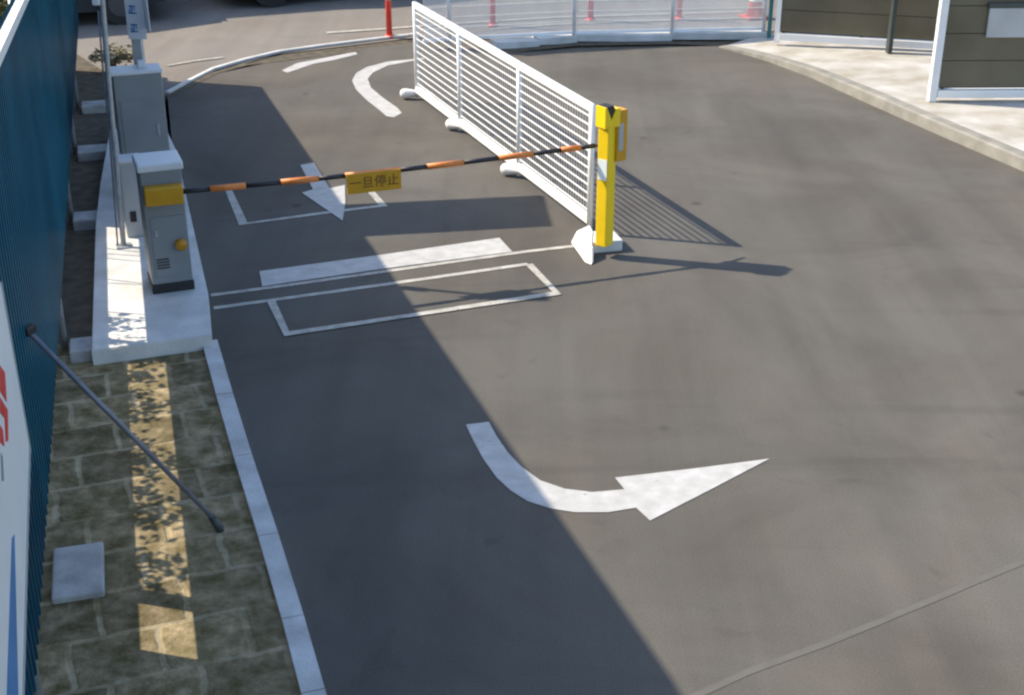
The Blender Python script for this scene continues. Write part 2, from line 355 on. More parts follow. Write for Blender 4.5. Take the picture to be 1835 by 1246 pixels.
sheet('curved_lane_marking', [(760,104),(745,106),(695,111),(657,121),(638,132),(631,145),(638,161),(657,180),(680,198),(693,209),(706,211),(720,203),(712,194),(685,175),(665,158),(659,142),(668,131),(695,118),(745,109),(760,107)], Z1, M['paint'])
sheet('faded_lane_marking', [(505,127),(532,114),(590,103),(638,93),(640,98),(600,108),(562,115),(515,131)], Z1, M['paint'])
strip('street_line', [(585,59),(690,52),(820,42),(1000,31),(1330,21)], .11, .003, 'paint_thin')
strip('street_line', [(880,52),(1000,44),(1150,38),(1374,32)], .08, .003, 'paint_thin')
strip('street_line', [(1180,56),(1310,50)], .10, .003, 'paint_thin')
strip('street_line', [(1290,66),(1370,65)], .12, .003, 'paint_thin')
strip('street_line', [(300,118),(345,110),(400,103)], .07, .003, 'paint_thin')
strip('asphalt_seam', [(1215,1262),(1340,1205),(1490,1150),(1650,1084),(1850,1000)], .04, .002, 'seam')
strip('asphalt_seam', [(1120,292),(1180,330)], .012, .002, 'street') if False else None

# ---------------------------------------------------------------- blue hoarding
def topz(y): return 2.62 - .055*(y-5.6) if y > 5.6 else 2.62
Z0 = .66
fence = thing('steel_hoarding', 'tall blue corrugated steel hoarding along the left edge of the lot', 'fence', W(9))
bm = bmesh.new(); y = -1.0; prev = None; cols = []
while y < 16.6:
    for du, dn in ((0,0),(.028,0),(.042,.026),(.07,.026),(.084,0)):
        q = W(y+du, dn); cols.append((q, y+du))
    y += .095
for q, yy in cols:
    zt = topz(yy)
    cur = (bm.verts.new((q.x, q.y, Z0)), bm.verts.new((q.x, q.y, zt+.012)))
    if prev: bm.faces.new((prev[0], cur[0], cur[1], prev[1]))
    prev = cur
r = bmesh.ops.solidify(bm, geom=bm.faces[:], thickness=.003)
link('panel', bm, M['blue'], fence)
bm = bmesh.new(); bar(bm, W(-1,.052,topz(-1)-.012), W(5.6,.052,topz(5.6)-.012), .045, .05); bar(bm, W(5.6,.052,topz(5.6)-.012), W(16.6,.052,topz(16.6)-.012), .045, .05)
link('top_rail', bm, M['white'], fence)
bm = bmesh.new(); bar(bm, W(-1,-.04,Z0+.05), W(16.6,-.04,Z0+.05), .04, .04); link('bottom_rail', bm, M['galv'], fence)
for yy in (-.5,1.3,3.1,4.5,8.45,11.1,13.2,15.0):
    bm = bmesh.new(); tube(bm, [W(yy,-.05,0), W(yy,-.05,topz(yy)-.06)], .024); link('post', bm, M['galv'], fence, True)

# added sun-blocking wall and plants on the far side of the hoarding
bm = bmesh.new()
def wallseg(y0, y1, h, off=-.34, th=.12):
    bar(bm, W(y0,off,h/2-.01), W(y1,off,h/2-.01), th, h)
wallseg(-1,5.35,1.35); wallseg(5.352,5.78,.67); wallseg(5.782,5.84,1.3); wallseg(5.842,10.95,.67); wallseg(10.952,17,1.3)  # unseen wall, heights set to cut off sun around the lit strip
tag(link('sun_blocker_wall', bm, M['block']), 'unseen low grey concrete block wall added behind the blue hoarding to bound the sun strip', 'wall')

def leaves(bm, centre, rad, n, size, squash=1.0, zmin=None):
    for _ in range(n):
        d = Vector((random.gauss(0,1), random.gauss(0,1), random.gauss(0,1))).normalized()*random.random()**.45
        p = centre + Vector((d.x*rad[0], d.y*rad[1], d.z*rad[2]))
        if zmin and p.z < zmin: p.z = zmin
        R = Matrix.Rotation(random.random()*6.3, 3, 'Z') @ Matrix.Rotation(random.uniform(-1.2,1.2), 3, 'X')
        s = size*random.uniform(.6,1.4)
        vs = [bm.verts.new(p + R @ Vector(v)*s) for v in ((-.5,0,0),(0,-.28,.04),(.5,0,0),(0,.28,.04))]
        bm.faces.new(vs)
hd = thing('hedge', 'low leafy hedge growing behind the block wall left of the paved strip', 'hedge', W(7,-.8))
bm = bmesh.new()
for k in range(26):
    yy = 6.05 + k*.125
    dens = 95 if yy < 8.6 else 40
    leaves(bm, W(yy, -.62+random.uniform(-.05,.05), .98+random.uniform(-.08,.12)), (.13,.12,.27), int(dens*(.9 if math.sin(k*1.3) > -.5 else .25)), .06)
link('foliage', bm, M['leaf'], hd)
bm = bmesh.new()
for k in range(17):
    yy = 6.1 + k*.19; tube(bm, [W(yy,-.6,-.02), W(yy+.03,-.62,.6), W(yy+.08,-.6,.95)], [.012,.009,.004], 5)
for yy in (9.15,9.24,9.75,9.9,10.3,10.42,10.6):
    tube(bm, [W(yy,-.6,-.02), W(yy+random.uniform(-.04,.04),-.62,.6), W(yy+random.uniform(-.1,.1),-.6,1.25)], [.012,.010,.006], 5)
link('stem', bm, M['wood'], hd)

def bush(name, label, cat, c, rad, n, size, m='leaf', group=None):
    t = thing(name, label, cat, c, group)
    bm = bmesh.new(); cc = Vector(c)+Vector((0,0,rad[2]*1.02))
    for k in range(9):
        a = random.random()*6.28; q = cc + Vector((math.cos(a)*rad[0]*.6, math.sin(a)*rad[1]*.6, random.uniform(-.35,.4)*rad[2]))
        leaves(bm, q, (rad[0]*.5, rad[1]*.5, rad[2]*.5), n//9, size, zmin=.02)
    link('foliage', bm, M[m], t)
    bm = bmesh.new()
    for k in range(6):
        a = random.random()*6.28; tube(bm, [c, Vector(c)+Vector((math.cos(a)*rad[0]*.3, math.sin(a)*rad[1]*.3, rad[2])), Vector(c)+Vector((math.cos(a)*rad[0]*.7, math.sin(a)*rad[1]*.7, rad[2]*1.7))], [.03,.02,.008], 5)
    link('stem', bm, M['wood'], t)
bush('shrub', 'olive green shrub in the top left corner, beyond the white rail of the blue hoarding', 'shrub', Vector((-6.2,15.3,0)), (.8,1.0,.8), 3000, .10, 'leaf')
bush('shrub', 'dry straw coloured plant between the grey pole and the signpost column', 'shrub', G(205,125), (.28,.35,.17), 500, .07, 'leaf_d')

# ---------------------------------------------------------------- footings, slab, brace
foot = [((-2.20,5.70),(.25,.47,.05),'square pale concrete slab beside the hoarding, nearest the front'),
        (W(8.32,.17)[:2],(.36,.24,.10),'concrete footing between the hoarding and the front corner of the concrete island'),
        (W(11.0,.14)[:2],(.34,.26,.10),'concrete footing with dark soil on both sides, beside the foot of the grey pole'),
        (W(13.05,.16)[:2],(.36,.28,.10),'small concrete footing left of the grey payment cabinet'),
        (W(14.85,.16)[:2],(.32,.25,.10),'farthest concrete footing at the end of the blue hoarding')]
for c, s, lb in foot:
    bm = bmesh.new(); box(bm, (c[0], c[1], s[2]/2-.005), s, math.radians(16), .012)
    tag(link('concrete_footing', bm, M['foot']), lb, 'footing', 'concrete footings of the hoarding')
br = thing('brace_tube', 'grey metal brace tube slanting from the blue hoarding down to the mossy paving', 'brace', G(398,945))
a = W(5.60,.035,1.40); b = G(398,945,.03)
bm = bmesh.new(); tube(bm, [a, b], .0135, 10); link('tube', bm, M['steel_blue'], br, True)
bm = bmesh.new(); box(bm, a+Vector((0,0,.01)), (.04,.07,.04), math.radians(-16), .008); link('clamp', bm, M['black'], br)
bm = bmesh.new(); tube(bm, [b+(a-b).normalized()*.10, b+Vector((0,0,-.05))], .021, 8); link('shoe', bm, M['darkpost'], br, True)

# sign board fixed to the hoarding, near the camera
sb = thing('sign_board', 'white sign board with red and blue print fixed to the near end of the hoarding', 'sign', W(4.2,.06,.9))
def WP(px, py, off=.054):                       # point of the board's face seen at a place of the photo -> (y, z)
    r = ray(px, py); o0 = W(0, off, 0); t = (o0.x - WB*o0.y)/(r.x - WB*r.y)
    return (r.y*t - (W(0,off).y), HC + r.z*t)
ya, za = WP(53, 797); yb_, zb_ = WP(41, 1246); sl = (za-zb_)/(ya-yb_)
def slab(name, pts, o0, o1, m):
    bm = bmesh.new(); A_ = [bm.verts.new(W(y, o0, z)) for y, z in pts]; B_ = [bm.verts.new(W(y, o1, z)) for y, z in pts]
    bm.faces.new(A_); bm.faces.new(B_)
    for i in range(len(pts)): j = (i+1)%len(pts); bm.faces.new((A_[i], A_[j], B_[j], B_[i]))
    return link(name, bm, m, sb)
def low(y, d=0): return za + sl*(y-ya) + d
slab('board', [(1.5,low(1.5)),(ya,za),(ya-.02,1.98),(1.5,1.98)], .029, .052, M['white'])
slab('trim', [(1.5,low(1.5,-.02)),(ya+.012,za-.02),(ya+.012,za+.0),(1.5,low(1.5,0))], .028, .056, M['grey_l'])
slab('trim', [(ya+.001,za+.002),(ya+.012,za+.002),(ya-.008,1.98),(ya-.019,1.98)], .028, .056, M['grey_l'])
y1, z1 = WP(26, 958); y2, z2 = WP(33, 1246); y3, z3 = WP(13, 1246); y4, z4 = WP(22, 965)
slab('blue_stripe', [(y1,z1),(y2,z2),(y3,z3),(y4,z4)], .0525, .0545, M['blueink'])
for pts in ([(0,655),(9,668),(12,720),(0,700)], [(0,712),(14,735),(15,790),(11,792),(9,750),(0,738)], [(0,762),(5,770),(8,800),(0,792)]):
    slab('red_print', [WP(*p) for p in pts], .0525, .0545, M['redink'])
for pts in ([(2,812),(5,820),(7,862),(4,862)],):
    slab('grey_print', [WP(*p) for p in pts], .0525, .0545, M['grey'])

# ---------------------------------------------------------------- gate machine with boom
cab = thing('gate_machine', 'grey barrier gate cabinet with amber arm bracket, on the concrete island', 'gate cabinet', (G(312,521,.12)), rot=0)
c0 = G(312,523,.12); Wd, Dp, Ht = .295, .30, .93
cc = c0 + LU*Dp/2
bm = bmesh.new(); box(bm, cc+Vector((0,0,.035)), (Wd+.012, Dp+.012, .07), AROT, .004); link('plinth', bm, M['black'], cab)
bm = bmesh.new(); box(bm, cc+Vector((0,0,.07+(Ht-.07)/2)), (Wd, Dp, Ht-.07), AROT, .012); link('body', bm, M['grey'], cab)
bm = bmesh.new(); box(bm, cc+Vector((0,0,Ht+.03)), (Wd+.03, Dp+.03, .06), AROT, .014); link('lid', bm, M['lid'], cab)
nf = -LU
bm = bmesh.new(); pc = c0 + nf*.004 + LR*.01 + Vector((0,0,.36)); box(bm, pc, (Wd-.05,.006,.46), AROT, .002); link('door', bm, M['grey'], cab)
for k in range(4):
    bm = bmesh.new(); q = c0 + nf*.009 + LR*-.055 + Vector((0,0,.20+.022*k)); box(bm, q, (.09,.006,.009), AROT); link('vent_slot', bm, M['black'], cab)
bm = bmesh.new(); q = c0 + nf*.010 + LR*-.08 + Vector((0,0,.47)); box(bm, q, (.022,.010,.05), AROT, .003); link('lock', bm, M['galv'], cab)
bm = bmesh.new(); q = c0 + nf*.02 + LR*.085 + Vector((0,0,.37)); tube(bm, [q+LU*.03, q+nf*.02], .043, 16); link('knob', bm, M['amber'], cab, True)
bz = V(300,350,c0.y-.06).z
bm = bmesh.new(); q = c0 + nf*.055 + Vector((0,0,bz-c0.z)) ; box(bm, q, (.27,.10,.135), AROT-.06, .012); link('arm_bracket', bm, M['platey'], cab)
# boom
A0 = V(322,344,(c0+nf*.055).y+.05); A1 = V(1068,261,10.36)
arm = thing('barrier_arm', 'black and orange striped barrier arm spanning the lane between cabinet and yellow post', 'barrier arm', A0)
def armp(px):                        # point on the arm's line straight behind the photo's column px
    best = None
    lo, hi = 0.0, 1.08
    for _ in range(40):
        mid = (lo+hi)/2; p = A0.lerp(A1, mid) - Vector((0,0,.02*math.sin(math.pi*min(mid,1)))) - Vector((0,0,HC))
        x = CX + FPX*p.x/(p.y*cp - p.z*sp)
        if x < px: lo = mid
        else: hi = mid
    return A0.lerp(A1, lo) - Vector((0,0,.02*math.sin(math.pi*min(lo,1))))
cuts = [322,376,440,503,570,618,716,765,830,893,955,1005,1040,1066]
kinds = ['black','orange','black','orange','black','orange','black','orange','black','orange','black','orange','black']
for k, (x0, x1) in zip(kinds, zip(cuts, cuts[1:])):
    p, q = armp(x0), armp(x1); bm = bmesh.new(); tube(bm, [p, q], .0235 if k == 'orange' else .019, 12)
    link('orange_band' if k == 'orange' else 'black_band', bm, M[k], arm, True)
bm = bmesh.new(); d = (A1-A0).normalized(); e0 = V(1085,261,10.38); e1 = V(1120,256,10.50)
tube(bm, [armp(1066), A1+d*.07, e1], [.013,.013,.013], 8); link('arm_tip', bm, M['black'], arm, True)
# plate with text
pl0, pl1 = armp(619), armp(716); d = (pl1-pl0).normalized(); pn = Vector((d.y, -d.x, 0)).normalized()
ph = .155
bm = bmesh.new(); bar(bm, pl0+pn*.03-Vector((0,0,.06)), pl1+pn*.03-Vector((0,0,.06)), .012, ph); pt = link('sign_plate', bm, M['platey'], arm)
def text_mesh(name, s, size, mtx, m, parent, depth=.0015):
    cu = bpy.data.curves.new(name, 'FONT'); cu.body = s; cu.size = size; cu.extrude = depth; cu.align_x = 'CENTER'; cu.align_y = 'CENTER'; cu.resolution_u = 2
    o = bpy.data.objects.new(name+'_src', cu); C.objects.link(o); bpy.context.view_layer.update()
    me = bpy.data.meshes.new_from_object(o.evaluated_get(bpy.context.evaluated_depsgraph_get())); me.name = name
    bpy.data.objects.remove(o); me.transform(mtx); me.materials.clear(); me.materials.append(m)
    r = bpy.data.objects.new(name, me); C.objects.link(r); r.parent = parent; r.matrix_parent_inverse = parent.matrix_basis.inverted(); return r
ctr = (pl0+pl1)/2 + pn*.038 - Vector((0,0,.062))
Mt = Matrix.Translation(ctr) @ Matrix(((d.x,0,pn.x,0),(d.y,0,pn.y,0),(0,1,0,0),(0,0,0,1)))
text_mesh('lettering', '一旦停止', .098, Mt, M['glyph'], arm)

# payment cabinet, small box, pole, canopy column
tb = G(271,352,.12)
pay = thing('payment_cabinet', 'tall plain grey cabinet with sunlit pale top, standing behind the gate machine', 'cabinet', tb)
tz = V(262,128,tb.y).z
bm = bmesh.new(); ctr = tb + LU*.13; hh = tz-.12-.03
box(bm, ctr+Vector((0,0,hh/2)), (.415,.26,hh), AROT, .012); link('body', bm, M['grey'], pay)
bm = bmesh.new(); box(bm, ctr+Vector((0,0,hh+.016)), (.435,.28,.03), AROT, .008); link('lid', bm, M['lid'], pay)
bm = bmesh.new(); box(bm, tb-LU*.003+Vector((0,0,hh*.45)), (.34,.008,hh*.7), AROT, .002); link('door', bm, M['grey'], pay)
bm = bmesh.new(); box(bm, tb-LU*.010+LR*.13+Vector((0,0,hh*.55)), (.022,.010,.10), AROT, .003); link('lock', bm, M['galv'], pay)
bm = bmesh.new(); box(bm, ctr+LR*.06+LU*.02+Vector((0,0,hh+.06)), (.07,.07,.06), AROT, .01); link('lamp_housing', bm, M['lid'], pay)
# small side box
s0 = G(248,425,.12)
sm = thing('ticket_box', 'narrow light grey box standing left of the gate machine, beside the grey pole', 'ticket box', s0)
sz = V(235,292,s0.y).z-.12; ctr = s0+LU*.09
bm = bmesh.new(); box(bm, ctr+Vector((0,0,sz/2)), (.17,.18,sz), AROT, .01); link('body', bm, M['grey_l'], sm)
bm = bmesh.new(); box(bm, ctr+Vector((0,0,sz+.012)), (.19,.20,.024), AROT, .006); link('lid', bm, M['lid'], sm)
bm = bmesh.new(); box(bm, s0-LU*.004+LR*-.02+Vector((0,0,.18)), (.05,.01,.09), AROT, .003); link('socket', bm, M['black'], sm)
# pole
pb = G(222,442,.12)
pol = thing('lamp_pole', 'slim grey steel pole rising beside the blue hoarding from the concrete island', 'pole', pb)
pts = [pb, V(214,360,pb.y), V(205,260,pb.y), V(195,150,pb.y), V(183,0,pb.y)]
top = pts[-1] + (pts[-1]-pts[-2])*.9
bm = bmesh.new(); tube(bm, pts+[top], .021, 12); link('tube', bm, M['galv'], pol, True)
bm = bmesh.new(); box(bm, pb+Vector((0,0,.006)), (.12,.12,.012), AROT, .003); link('base_plate', bm, M['galv'], pol)
bm = bmesh.new(); q = V(174,4,pb.y); box(bm, q+Vector((0,0,.06)), (.055,.08,.16), 0, .01); link('junction_box', bm, M['lid'], pol)
bm = bmesh.new(); tube(bm, [pb+Vector((-.05,-.0,0)), V(203,330,pb.y)+Vector((.0,0,0)), V(196,240,pb.y), V(184,120,pb.y), V(176,20,pb.y)], .008, 6); link('cable', bm, M['steel_blue'], pol, True)
bm = bmesh.new(); box(bm, top+Vector((.12,0,.03)), (.42,.16,.07), 0, .02); link('lamp_head', bm, M['galv'], pol)
# canopy column with banner and roof above the frame
cb = tb + LU*.50 + LR*-.02; cb.z = .12
col = thing('canopy_column', 'square white column with a blue lettered banner rising behind the payment cabinet', 'sign column', cb)
mz = 2.62
px = V(249,100,cb.y); cb2 = Vector((px.x, cb.y, .12))
bm = bmesh.new(); box(bm, (cb2.x, cb2.y, .12+(mz-.12)/2), (.085,.085,mz-.12), 0, .006); link('column', bm, M['grey_l'], col)
zb = V(245,68,cb.y).z
x0, x1, x2 = V(226,30,cb.y-.06), V(259,30,cb.y-.06), V(276,30,cb.y-.2)
bm = bmesh.new()
def flap(p, q, zz0, zz1):
    bar(bm, Vector((p.x,p.y,(zz0+zz1)/2)), Vector((q.x,q.y,(zz0+zz1)/2)), .006, zz1-zz0)
flap(Vector((x0.x,cb.y-.06,0)), Vector((x1.x,cb.y-.065,0)), zb, 2.35)
bn = link('banner', bm, M['lid'], col)
bm = bmesh.new(); flap(Vector((x1.x+.003,cb.y-.06,0)), Vector((x1.x+.085,cb.y-.24,0)), zb+.10, 2.35); link('banner_fold', bm, M['white'], col)
bm = bmesh.new()
xm = (x0.x+x1.x)/2-.02
def gl(cx, cz, s):
    for dx, dz, w_, h_ in ((0,.035,.07,.014),(0,-.035,.08,.014),(-.005,0,.016,.08),(.022,.012,.012,.045),(-.028,-.012,.014,.04)):
        box(bm, (cx+dx*s, cb.y-.066, cz+dz*s), (w_*s,.003,h_*s))
zc = V(238,48,cb.y).z
for k in range(6): gl(xm, zc+k*.16, .85)
link('banner_print', bm, M['blueink'], col)
# roof sheet: its shadow is the dark rectangle on the asphalt
S = Vector((LDIR.x, LDIR.y, 0))/(-LDIR.z)*mz
rf = [Vector((.24,11.86,0))-S, Vector((.30,11.02,0))-S, Vector((-1.55,10.72,0))-S, Vector((-1.60,11.58,0))-S]
bm = bmesh.new(); poly(bm, [(p.x,p.y,mz+.05) for p in rf], None, .05); link('roof', bm, M['canopy'], col)

# ---------------------------------------------------------------- yellow arm rest post
pb = G(1084,441,.10)
yp = thing('arm_rest_post', 'bright yellow arm rest post with white reflective strip, at the slatted fence end', 'post', G(1088,455))
def QX(y_, x_): return V(x_, y_, pb.y)
top = V(1075,192,pb.y)
bh = pb.z
bm = bmesh.new(); box(bm, G(1090,450,0)+LU*.10+Vector((0,0,.05)), (.25,.27,.10), AROT-.12, .016); link('base', bm, M['concrete'], yp)
ax = Vector(LR); ay = Vector(LU)
H1 = top.z - bh
ctr = pb + Vector((-.005,.03,0))
bm = bmesh.new(); box(bm, ctr+Vector((0,0,(H1-.13)/2)), (.115,.10,H1-.13), AROT+.55, .008); link('shaft', bm, M['yellow'], yp)
# fork
bm = bmesh.new()
u = Matrix.Rotation(AROT+.25, 3, 'Z') @ Vector((1,0,0)); v = Matrix.Rotation(AROT+.25, 3, 'Z') @ Vector((0,1,0))
o = ctr + Vector((0,0,H1-.16))
prof = [(-.075,0),(-.075,.165),(-.058,.165),(-.01,.06),(.035,.145),(.075,.145),(.075,0)]
fr = [bm.verts.new(o+u*x-v*.06+Vector((0,0,z))) for x, z in prof]; bk = [bm.verts.new(o+u*x+v*.06+Vector((0,0,z))) for x, z in prof]
bm.faces.new(fr); bm.faces.new(bk)
for i in range(len(prof)): j = (i+1)%len(prof); bm.faces.new((fr[i], fr[j], bk[j], bk[i]))
link('fork', bm, M['yellow'], yp)
bm = bmesh.new()
prof = [(-.056,.167),(-.009,.064),(.030,.142),(.012,.172)]
fr = [bm.verts.new(o+u*x-v*.052+Vector((0,0,z))) for x, z in prof]; bk = [bm.verts.new(o+u*x+v*.052+Vector((0,0,z))) for x, z in prof]
bm.faces.new(fr); bm.faces.new(bk)
for i in range(len(prof)): j = (i+1)%len(prof); bm.faces.new((fr[i], fr[j], bk[j], bk[i]))
link('fork_pad', bm, M['black'], yp)
# receiver box on the right side
zc0, zc1 = V(1098,292,pb.y).z, V(1098,200,pb.y).z
q = ctr + u*.105 + v*-.005
bm = bmesh.new(); box(bm, (q.x, q.y, (zc0+zc1)/2), (.105,.10,zc1-zc0), AROT+.25, .008); link('receiver_box', bm, M['platey'], yp)
bm = bmesh.new(); box(bm, q-v*.052-u*.012+Vector((0,0,(zc0+zc1)/2-q.z-.01)), (.045,.006,.22), AROT+.25, .002); link('receiver_window', bm, M['grey_l'], yp)
zr0, zr1 = V(1066,322,pb.y).z, V(1066,285,pb.y).z
q = ctr - v*0 
nn = Matrix.Rotation(AROT+.55, 3, 'Z') @ Vector((0,-1,0)); nl = Matrix.Rotation(AROT+.55, 3, 'Z') @ Vector((-1,0,0))
bm = bmesh.new(); q = ctr + nl*.0585; box(bm, (q.x, q.y, (zr0+zr1)/2), (.003,.085,zr1-zr0), AROT+.55); link('reflective_strip', bm, M['reflect'], yp)

# ---------------------------------------------------------------- near guard fence
F0 = Vector((.665,10.83,0)); F1 = Vector((-1.13,15.50,0)); fd = (F1-F0).normalized(); fn = Vector((fd.y,-fd.x,0)); L = (F1-F0).length
ZT, ZB = 1.10, .12
gf = thing('guard_fence', 'white slatted guard fence standing between the gate lane and the open lot', 'fence', F0)
tpos = [0, .265, .60, 1.0]
# measured along the photograph: posts at px 1058, 932, 826, 747
def fence_at(px):
    lo, hi = -.2, 1.3
    for _ in range(40):
        mid = (lo+hi)/2; p = F0.lerp(F1, mid)
        x = CX + FPX*p.x/(p.y*cp + HC*sp)
        if x > px: lo = mid
        else: hi = mid
    return lo
tpos = [fence_at(x) for x in (1056, 930, 825, 748)]
for t in tpos:
    p = F0.lerp(F1, t); bm = bmesh.new(); tube(bm, [p+Vector((0,0,.03)), p+Vector((0,0,ZT+.02))], .026, 12); link('post', bm, M['white'], gf, True)
e0 = F0.lerp(F1, tpos[0]); e1 = F0.lerp(F1, tpos[-1])
bm = bmesh.new(); bar(bm, e0+Vector((0,0,ZT-.012)), e1+Vector((0,0,ZT-.012)), .044, .060); link('top_rail', bm, M['white'], gf)
bm = bmesh.new(); bar(bm, e0+Vector((0,0,ZB)), e1+Vector((0,0,ZB)), .048, .07); link('bottom_rail', bm, M['white'], gf)
ns = 12
for i in range(ns):
    z = ZB + (ZT-.02-ZB)*(i+1)/(ns+1); bm = bmesh.new(); bar(bm, e0+Vector((0,0,z)), e1+Vector((0,0,z)), .008, .012); link('rail', bm, M['white'], gf)
bm = bmesh.new()
for i in range(1, 90):
    p = e0.lerp(e1, i/90); bar(bm, p+fn*.013+Vector((0,0,ZB)), p+fn*.013+Vector((0,0,ZT-.02)), .003, .003, Vector((1,0,0)))
link('vertical_wires', bm, M['white'], gf)
# feet
for t, pxy in zip(tpos[1:], ((922,318),(818,236),(742,178))):
    p = F0.lerp(F1, t); g = G(*pxy); bm = bmesh.new()
    sdir = (Vector((g.x,g.y,0))-p); sdir.z = 0; sdir.normalize()
    q = p+sdir*.12
    tube(bm, [p+sdir*-.20+Vector((0,0,.03)), p+sdir*-.16+Vector((0,0,.05)), p+Vector((0,0,.075)), q+Vector((0,0,.07)), q+sdir*.04+Vector((0,0,.062)), q+sdir*.065+Vector((0,0,.055)), q+sdir*.08+Vector((0,0,.05))], [.02,.035,.030,.056,.060,.045,.012], 14)
    link('foot', bm, M['white'], gf, True)
# end foot: broad wedge
bm = bmesh.new()
fo = [G(1022,436),G(1046,470),G(1062,477),G(1066,440),G(1056,420)]
base = [bm.verts.new((p.x,p.y,0)) for p in fo]; tp_ = G(1056,445)
cen = Vector((F0.x+.0, F0.y-.20, 0))
tv = [bm.verts.new(Vector((p.x,p.y,0)).lerp(cen, .30)+Vector((0,0,.11))) for p in fo]
bm.faces.new(base); bm.faces.new(tv)
for i in range(5): j = (i+1)%5; bm.faces.new((base[i], base[j], tv[j], tv[i]))
bmesh.ops.bevel(bm, geom=bm.edges[:], offset=.012, segments=2, affect='EDGES')
link('end_foot', bm, M['white'], gf)

# ---------------------------------------------------------------- far mesh fence
ff = thing('mesh_fence', 'white see-through mesh fence closing off the far side of the lot', 'fence', G(1028,74))
fpts = [G(806,66)+Vector((-.05,.0,0)), G(900,78)] 
line0, line1 = G(745,96), G(1374,68)
A = Vector((-.45,18.35,0)); Bq = G(1374,68)
seq = [Vector((-1.20,18.1,0)), Vector((-.85,18.25,0)), G(1028,74), G(1203,70), G(1367,67)]
HF = 1.25
for p in seq[1:]:
    bm = bmesh.new(); tube(bm, [p, p+Vector((0,0,HF))], .028, 12); link('post', bm, M['white'], ff, True)
for a, b in zip(seq, seq[1:]):
    bm = bmesh.new(); n_ = int((b-a).length/.022)
    for i in range(1, n_):
        p = a.lerp(b, i/n_); bar(bm, p+Vector((0,0,.12)), p+Vector((0,0,HF-.03)), .011, .010, Vector((1,0,0)))
    for z in [.13+.14*k for k in range(8)]: bar(bm, a+Vector((0,.01,z)), b+Vector((0,.01,z)), .006, .010)
    link('mesh_panel', bm, M['wire'], ff)
    bm = bmesh.new(); bar(bm, a+Vector((0,0,HF)), b+Vector((0,0,HF)), .04, .04); link('top_rail', bm, M['white'], ff)
    bm = bmesh.new(); bar(bm, a+Vector((0,0,.12)), b+Vector((0,0,.12)), .03, .04); link('bottom_rail', bm, M['wire'], ff)

# ---------------------------------------------------------------- delineators and cone
def delineator(px, lb):
    p = G(*px); t = thing('delineator_post', lb, 'delineator', p, 'red delineator posts along the street')
    bm = bmesh.new(); tube(bm, [p, p+Vector((0,0,.015)), p+Vector((0,0,.04))], [.075,.075,.05], 16); link('base', bm, M['red'], t, True)
    bm = bmesh.new(); tube(bm, [p+Vector((0,0,.04)), p+Vector((0,0,.78)), p+Vector((0,0,.80))], [.042,.040,.02], 12); link('tube', bm, M['red'], t, True)
    for z in (.52,.68):
        bm = bmesh.new(); tube(bm, [p+Vector((0,0,z)), p+Vector((0,0,z+.06))], .0435, 12); link('reflective_band', bm, M['reflect'], t, True)
delineator((698,67), 'red delineator post in the open, left of the guard fence')
delineator((883,47), 'red delineator post seen through the mesh between its first two white posts')
delineator((1058,37), 'red delineator post just right of the middle white fence post')
delineator((1217,35), 'red delineator post just right of the second white mesh fence post from the right')
p = G(1352,32); t = thing('traffic_cone', 'faded red traffic cone behind the right end of the mesh fence', 'traffic cone', p)
bm = bmesh.new(); box(bm, p+Vector((0,0,.015)), (.36,.36,.03), .3, .01); link('base', bm, M['red'], t)
bm = bmesh.new(); tube(bm, [p+Vector((0,0,.03)), p+Vector((0,0,.68))], [.13,.02], 16); link('cone', bm, M['red'], t, True)
bm = bmesh.new(); tube(bm, [p+Vector((0,0,.25)), p+Vector((0,0,.42))], [.0965,.0685], 16, False); link('reflective_sleeve', bm, M['reflect'], t, True)

# ---------------------------------------------------------------- right side gates
def gate(name, label, p0, p1, h, z0, post_w, board_h, group, endpost=True, back=None):
    t = thing(name, label, 'sliding gate', p0, group)
    d = (p1-p0).normalized()
    bm = bmesh.new(); bar(bm, Vector((p0.x,p0.y,z0-.03)), Vector((p0.x,p0.y,h)), post_w, post_w, d); link('end_post', bm, M['white'], t)
    a = p0 + d*(post_w/2+.004)
    bm = bmesh.new(); bar(bm, Vector((a.x,a.y,z0+.06)), Vector((p1.x,p1.y,z0+.06)), .13, .085); link('bottom_rail', bm, M['white'], t)
    k = 0; z = z0+.125
    while z < h-.05:
        bm = bmesh.new(); bar(bm, Vector((a.x,a.y,z+board_h/2)), Vector((p1.x,p1.y,z+board_h/2)), .03, board_h-.008)
        link('board', bm, M['olive'], t); z += board_h
    nrm = Vector((-d.y,d.x,0))
    bm = bmesh.new(); bar(bm, a+nrm*.018+Vector((0,0,(z0+.11+h)/2)), p1+nrm*.018+Vector((0,0,(z0+.11+h)/2)), .004, h-z0-.11); link('backing', bm, M['darkpost'], t)
    for f in (.02,.5,.98):
        q = a.lerp(p1, f)+nrm*.035; bm = bmesh.new(); bar(bm, Vector((q.x,q.y,z0+.1)), Vector((q.x,q.y,h)), .04, .04, d); link('back_post', bm, M['darkpost'], t)
    return t
g0 = G(1669,181,.13); g0.z = 0; g1 = g0 + Vector((1,.02,0))*3.2
t2 = gate('sliding_gate', 'nearer olive board gate panel with white end post and grey notice at far right', g0, g1, 1.9, .16, .085, .30, 'olive board gate panels on the right')
n0 = V(1775,15,g0.y-.05); n1 = V(1850,68,g0.y-.05)
nb = thing('notice_board', 'pale grey notice fixed on the olive boards at the right edge', 'notice', Vector((n0.x,n0.y,n1.z)))
bm = bmesh.new(); box(bm, ((n0.x+n0.x+.62)/2, g0.y-.045+.02, (n0.z+n1.z)/2), (.62,.03,n0.z-n1.z), .02, .006); link('board', bm, M['grey_l'], nb)
